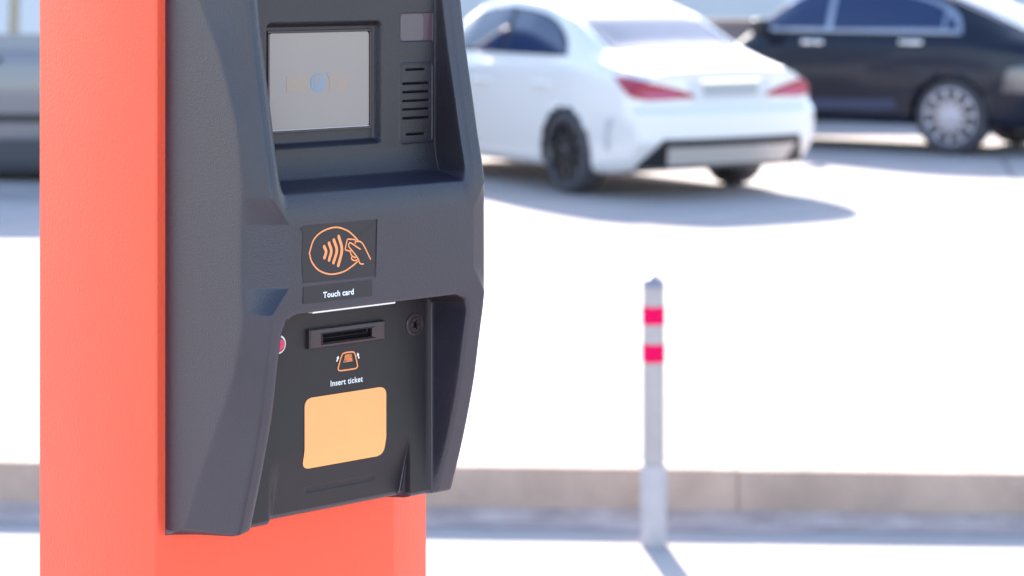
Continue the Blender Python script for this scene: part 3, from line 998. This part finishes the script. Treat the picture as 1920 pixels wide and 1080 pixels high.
mirrored(patch, vw, 'side_window', cut_poly(side_glass, 2.08, 3.4), M['car_glass'], off=0.010)
patch('rear_window', [(0.66, -0.60), (0.66, 0.60), (1.62, 0.515), (1.62, -0.515)], vw['top'], mat('sun_glared_glass', (0.07, 0.08, 0.13), 0.12, metal=0.4, coat=0.3), off=0.008)
patch('windscreen', [(2.78, -0.52), (2.78, 0.52), (3.45, 0.62), (3.45, -0.62)], vw['top'], M['car_glass'], off=0.008)
for sgn in (1, -1):
    dd = Vector((0.72, -sgn * 0.69, 0)).normalized()
    e1 = Vector((sgn * dd.y, -sgn * dd.x, 0))       # outward along the corner
    def vcor(a, b, dd=dd, e1=e1, sgn=sgn):
        p = Vector((0.20, sgn * 0.66, b)) + e1 * a - dd * 3
        return (p, dd)
    e_test = e1.y * sgn
    s_ = 1 if e1.x > 0 else -1                      # +a runs forward along the flank
    lamp = [(0.22 * s_, 0.955), (0.10 * s_, 0.950), (-0.08 * s_, 0.915), (-0.28 * s_, 0.865), (-0.40 * s_, 0.815), (-0.40 * s_, 0.79), (-0.08 * s_, 0.775), (0.04 * s_, 0.80), (0.14 * s_, 0.88)]
    tl = patch('tail_light', lamp, vcor, M['lamp_red'], off=0.010)
    patch('reversing_lamp', [(-0.30 * s_, 0.835), (-0.06 * s_, 0.83), (-0.03 * s_, 0.81), (-0.08 * s_, 0.79), (-0.28 * s_, 0.80)], vcor, M['lamp_pink'], off=0.016, nr=8, parent=tl)
patch('number_plate', [(-0.26, 0.80), (0.26, 0.80), (0.26, 0.90), (-0.26, 0.90)], vw['rear'], M['plate'], off=0.010)
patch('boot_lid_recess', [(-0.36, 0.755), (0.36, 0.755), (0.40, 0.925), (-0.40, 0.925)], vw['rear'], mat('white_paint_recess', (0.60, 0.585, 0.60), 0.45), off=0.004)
patch('boot_garnish', [(-0.28, 0.905), (0.28, 0.905), (0.28, 0.93), (-0.28, 0.93)], vw['rear'], M['chrome'], off=0.014, nr=6)
patch('rear_valance', [(-0.82, 0.24), (0.82, 0.25), (0.65, 0.482), (-0.65, 0.482)], vw['rear'], M['trim'], off=0.010)
patch('rear_skid_plate', [(-0.56, 0.285), (0.56, 0.285), (0.61, 0.435), (-0.61, 0.435)], vw['rear'], M['skid'], off=0.030)
for sgn in (1, -1):
    patch('bumper_vent', [(0.34, 0.38), (0.40, 0.39), (0.36, 0.62), (0.26, 0.64), (0.33, 0.52)], vw['left' if sgn > 0 else 'right'], mat('vent_grey', (0.45, 0.46, 0.50), 0.5), off=0.005)
    patch('head_lamp', [(sgn * 0.50, 0.66), (sgn * 0.78, 0.62), (sgn * 0.78, 0.72), (sgn * 0.52, 0.72)], vw['front'], M['lamp_clear'], off=0.008, nr=10)
patch('front_grille', [(-0.42, 0.42), (0.42, 0.42), (0.45, 0.62), (-0.45, 0.62)], vw['front'], M['trim'], off=0.008)
handles(car, [(1.30, 0.873, 0.86), (2.30, 0.866, 0.85)], M['white_paint'])
wing_mirror(car, 3.12, 0.80, 1.00, M['trim'])

# black coupe SUV, further back on the right
suv = dict(L=4.95, zmid=0.72, axles=(1.03, 3.98), arch=0.405, wr=0.37, track=0.82, spoke=(0.026, 0.016), rim=0.73,
    rear_z=[0.2, 0.4, 0.6, 0.8, 1.0, 1.25], rear_x=[0.14, 0.06, 0.0, 0.02, 0.06, 0.05], rear_plan=0.22,
    front_z=[0.2, 0.5, 0.8, 1.1], front_x=[0.12, 0.0, 0.02, 0.2],
    tab=dict(
        W=[(0, 0.90), (0.2, 0.935), (0.6, 0.96), (1.03, 0.97), (2.5, 0.945), (4.0, 0.965), (4.5, 0.94), (4.95, 0.86)],
        Zs=[(0, 0.27), (0.3, 0.265), (0.6, 0.27), (4.0, 0.28), (4.6, 0.3), (4.95, 0.36)],
        Zb=[(0, 1.04), (0.3, 1.09), (0.9, 1.16), (1.5, 1.165), (2.8, 1.14), (3.2, 1.05), (3.6, 0.93), (4.6, 0.84), (4.95, 0.74)],
        Yb=[(0, 0.78), (0.3, 0.83), (1.0, 0.885), (2.5, 0.88), (3.6, 0.87), (4.0, 0.86), (4.95, 0.72)],
        Zr=[(0, 1.10), (0.2, 1.13), (0.45, 1.20), (0.8, 1.35), (1.3, 1.535), (1.9, 1.65), (2.4, 1.67), (2.7, 1.56), (3.1, 1.28), (3.5, 0.98), (4.4, 0.90), (4.95, 0.76)],
        Yr=[(0, 0.66), (0.4, 0.66), (0.8, 0.64), (1.3, 0.635), (2.4, 0.63), (2.9, 0.66), (3.4, 0.74), (4.95, 0.58)],
        Zt=[(0, 1.12), (0.2, 1.15), (0.45, 1.23), (0.8, 1.39), (1.3, 1.585), (1.9, 1.71), (2.4, 1.73), (2.7, 1.62), (3.1, 1.33), (3.5, 1.02), (4.4, 0.94), (4.95, 0.85)]))
fw2 = Vector((-0.835, 0.55)).normalized()
lf2 = Vector((-fw2.y, fw2.x))
wl2 = Vector((4.20, 23.2))
org2 = wl2 - fw2 * 1.03 - lf2 * 0.93
car2, patch, vw = build_car('black_suv', org2, fw2, suv, M['black_paint'], M['rim_silver'], 11)
tag(car2, 'dark navy black SUV with silver multi-spoke wheels, parked behind the white car', 'car')
sg = [(0.98, 1.20)] + [tuple(p) for p in catmull([(0.98, 1.205), (1.02, 1.27), (1.20, 1.41), (1.55, 1.52), (2.0, 1.60), (2.4, 1.575), (2.75, 1.47), (3.22, 1.20)], 8)] + [(3.22, 1.185)]
mirrored(patch, vw, 'window_trim', [(p[0] + (p[0] - 2.2) * 0.045, p[1] + (0.03 if p[1] > 1.22 else -0.045)) for p in sg], mat('satin_window_trim', (0.42, 0.44, 0.5), 0.3, metal=0.9), off=0.004)
mirrored(patch, vw, 'side_window', cut_poly(sg, 0.9, 1.10), M['car_glass'], off=0.010)
mirrored(patch, vw, 'side_window', cut_poly(sg, 1.14, 2.30), M['car_glass'], off=0.010)
mirrored(patch, vw, 'side_window', cut_poly(sg, 2.37, 3.7), M['car_glass'], off=0.010)
patch('rear_window', [(0.32, -0.58), (0.32, 0.58), (1.20, 0.55), (1.20, -0.55)], vw['top'], M['car_glass'], off=0.008)
patch('windscreen', [(2.66, -0.58), (2.66, 0.58), (3.40, 0.68), (3.40, -0.68)], vw['top'], M['car_glass'], off=0.008)
for sgn in (1, -1):
    patch('tail_light', [(sgn * 0.30, 0.94), (sgn * 0.72, 0.94), (sgn * 0.72, 1.03), (sgn * 0.36, 1.02)], vw['rear'], M['lamp_red'], off=0.01, nr=10)
    patch('bumper_reflector', [(0.06, 0.62), (0.50, 0.62), (0.44, 0.84), (0.10, 0.90)], vw['left' if sgn > 0 else 'right'], M['lamp_smoke'], off=0.008)
    patch('sill_trim', [(1.55, 0.42), (3.5, 0.40), (3.5, 0.50), (1.60, 0.52)], vw['left' if sgn > 0 else 'right'], M['sill'], off=0.008, nr=8)
    patch('head_lamp', [(sgn * 0.50, 0.80), (sgn * 0.80, 0.78), (sgn * 0.80, 0.92), (sgn * 0.52, 0.90)], vw['front'], M['lamp_clear'], off=0.008, nr=10)
patch('number_plate', [(-0.26, 0.80), (0.26, 0.80), (0.26, 0.91), (-0.26, 0.91)], vw['rear'], M['plate'], off=0.010)
patch('front_grille', [(-0.42, 0.5), (0.42, 0.5), (0.45, 0.85), (-0.45, 0.85)], vw['front'], M['trim'], off=0.008)
handles(car2, [(1.42, 0.945, 1.075), (2.48, 0.930, 1.060)], M['chrome'])
wing_mirror(car2, 3.00, 0.93, 1.20, M['trim'])

# silver-grey van, mostly behind the pillar (x = 0 at its rear)
van = dict(L=5.0, zmid=0.70, axles=(0.80, 4.2), arch=0.335, wr=0.305, track=0.72, spoke=(0.04, 0.03),
    rear_z=[0.2, 0.5, 1.0, 2.2], rear_x=[0.05, 0.0, 0.02, 0.10], rear_plan=0.10,
    front_z=[0.2, 0.5, 0.8, 1.2], front_x=[0.1, 0.0, 0.02, 0.12],
    tab=dict(
        W=[(0, 0.82), (0.2, 0.845), (1.0, 0.86), (4.1, 0.86), (4.6, 0.84), (5.0, 0.78)],
        Zs=[(0, 0.16), (0.4, 0.06), (4.5, 0.06), (5.0, 0.18)],
        Zb=[(0, 1.16), (3.4, 1.16), (3.8, 1.14), (4.3, 1.10), (4.6, 1.04), (5.0, 0.92)],
        Yb=[(0, 0.79), (0.3, 0.815), (3.8, 0.815), (4.2, 0.80), (5.0, 0.66)],
        Zr=[(0, 2.14), (0.2, 2.21), (3.0, 2.22), (3.3, 2.12), (3.85, 1.26), (4.3, 1.18), (4.6, 1.10), (5.0, 0.98)],
        Yr=[(0, 0.68), (0.3, 0.70), (3.2, 0.70), (3.85, 0.72), (4.3, 0.70), (5.0, 0.55)],
        Zt=[(0, 2.22), (0.2, 2.30), (3.0, 2.32), (3.3, 2.20), (3.85, 1.30), (4.3, 1.22), (4.6, 1.15), (5.0, 1.02)]))
fw3 = Vector((-0.998, 0.06)).normalized()
lf3 = Vector((-fw3.y, fw3.x))
org3 = Vector((-1.72, 21.0))
car3, patch, vw = build_car('silver_van', org3, fw3, van, M['silver_paint'], M['rim_silver'], 7)
tag(car3, 'tall silver grey van with pale side windows, parked behind the coral pillar', 'van')
pale = mat('sky_pale_glass', (0.42, 0.42, 0.47), 0.12, spec=0.8)  # pale base colour stands in for bright sky reflected in the windows
mirrored(patch, vw, 'side_window', [(0.5, 1.24), (1.28, 1.24), (1.28, 1.92), (0.5, 1.92)], pale, off=0.008)
mirrored(patch, vw, 'side_window', [(1.36, 1.24), (2.38, 1.24), (2.38, 1.92), (1.36, 1.92)], pale, off=0.008)
mirrored(patch, vw, 'side_window', [(2.47, 1.24), (3.55, 1.24), (3.20, 1.88), (2.47, 1.92)], pale, off=0.008)
mirrored(patch, vw, 'window_pillar', [(2.39, 1.24), (2.46, 1.24), (2.46, 1.92), (2.39, 1.92)], M['post'], off=0.007)
patch('rear_window', [(-0.55, 1.3), (0.55, 1.3), (0.52, 1.95), (-0.52, 1.95)], vw['rear'], M['car_glass'], off=0.008)
patch('windscreen', [(3.38, -0.62), (3.38, 0.62), (3.80, 0.66), (3.80, -0.66)], vw['top'], M['car_glass'], off=0.008)
for sgn in (1, -1):
    sd_ = vw['left' if sgn > 0 else 'right']
    patch('side_moulding', [(1.2, 0.50), (3.8, 0.50), (3.8, 0.57), (1.2, 0.57)], sd_, M['trim'], off=0.010, nr=6)
    patch('sill_trim', [(1.2, 0.08), (3.8, 0.08), (3.8, 0.36), (1.2, 0.36)], sd_, mat('faded_sill_plastic', (0.05, 0.05, 0.06), 0.6), off=0.010, nr=8)
    patch('head_lamp', [(sgn * 0.46, 0.76), (sgn * 0.74, 0.76), (sgn * 0.72, 0.94), (sgn * 0.48, 0.92)], vw['front'], M['lamp_clear'], off=0.008, nr=10)
    patch('tail_light', [(sgn * 0.68, 0.9), (sgn * 0.80, 0.9), (sgn * 0.80, 1.3), (sgn * 0.70, 1.3)], vw['rear'], M['lamp_red'], off=0.008, nr=10)
handles(car3, [(2.65, 0.845, 1.02)], M['trim'])
wing_mirror(car3, 3.55, 0.82, 1.24, M['trim'])

# ------------------------------------------------------------------ long pale building across the far side of the lot
bl = empty('long_building', (4, 44, LOT_Z))
tag(bl, 'long pale rendered building with brown plinth across the far side of the lot', 'building')
bm = bmesh.new(); add_box(bm, (-34, 0, 0.55), (34, 9, 4.2)); bm_obj('wall', bm, M['render'], bl)
bm = bmesh.new(); add_box(bm, (-34.05, -0.06, -0.1), (34.05, 9.05, 0.55)); bm_obj('plinth', bm, M['plinth'], bl)
bm = bmesh.new(); add_box(bm, (-34.4, -0.5, 4.2), (34.4, 9.4, 4.5), 0.03, 1); bm_obj('roof', bm, M['roof'], bl)
for k in range(14):
    x = -33.2 + 5.1 * k
    bm = bmesh.new(); add_box(bm, (x - 0.12, -0.10, 0.55), (x + 0.12, -0.003, 4.195), 0.01, 1)
    bm_obj('pilaster', bm, M['post'], bl)
for k in range(13):
    x = -33.2 + 5.1 * k + 2.55
    bm = bmesh.new()
    add_box(bm, (x - 1.1, -0.03, 2.0), (x + 1.1, -0.004, 2.08)); add_box(bm, (x - 1.1, -0.03, 3.42), (x + 1.1, -0.004, 3.5))
    add_box(bm, (x - 1.1, -0.03, 2.08), (x - 1.02, -0.004, 3.42)); add_box(bm, (x + 1.02, -0.03, 2.08), (x + 1.1, -0.004, 3.42)); add_box(bm, (x - 0.03, -0.03, 2.08), (x + 0.03, -0.004, 3.42))
    wf = bm_obj('window_frame', bm, M['white_ink'], bl)
    bm = bmesh.new(); add_box(bm, (x - 1.02, -0.012, 2.08), (x + 1.02, -0.005, 3.42)); bm_obj('pane', bm, M['car_glass'], wf)

# ------------------------------------------------------------------ low wall added behind the black car to shade the ground under it
lw_ = empty('added_low_wall', (1.2, 28.3, LOT_Z))
tag(lw_, 'low brownish block wall, added to shade the ground under the dark navy SUV', 'wall')
bm = bmesh.new(); add_box(bm, (0, 0, -0.05), (4.2, 0.2, 1.14)); add_box(bm, (4.2, 0.003, -0.05), (13, 0.197, 0.80)); bm_obj('blockwork', bm, M['plinth'], lw_)
bm = bmesh.new(); add_box(bm, (-0.02, -0.03, 1.14), (4.22, 0.23, 1.20), 0.01, 1); bm_obj('coping', bm, M['kerb'], lw_)
bm = bmesh.new(); add_box(bm, (4.203, -0.027, 0.80), (13, 0.227, 0.86), 0.01, 1); bm_obj('coping', bm, M['kerb'], lw_)
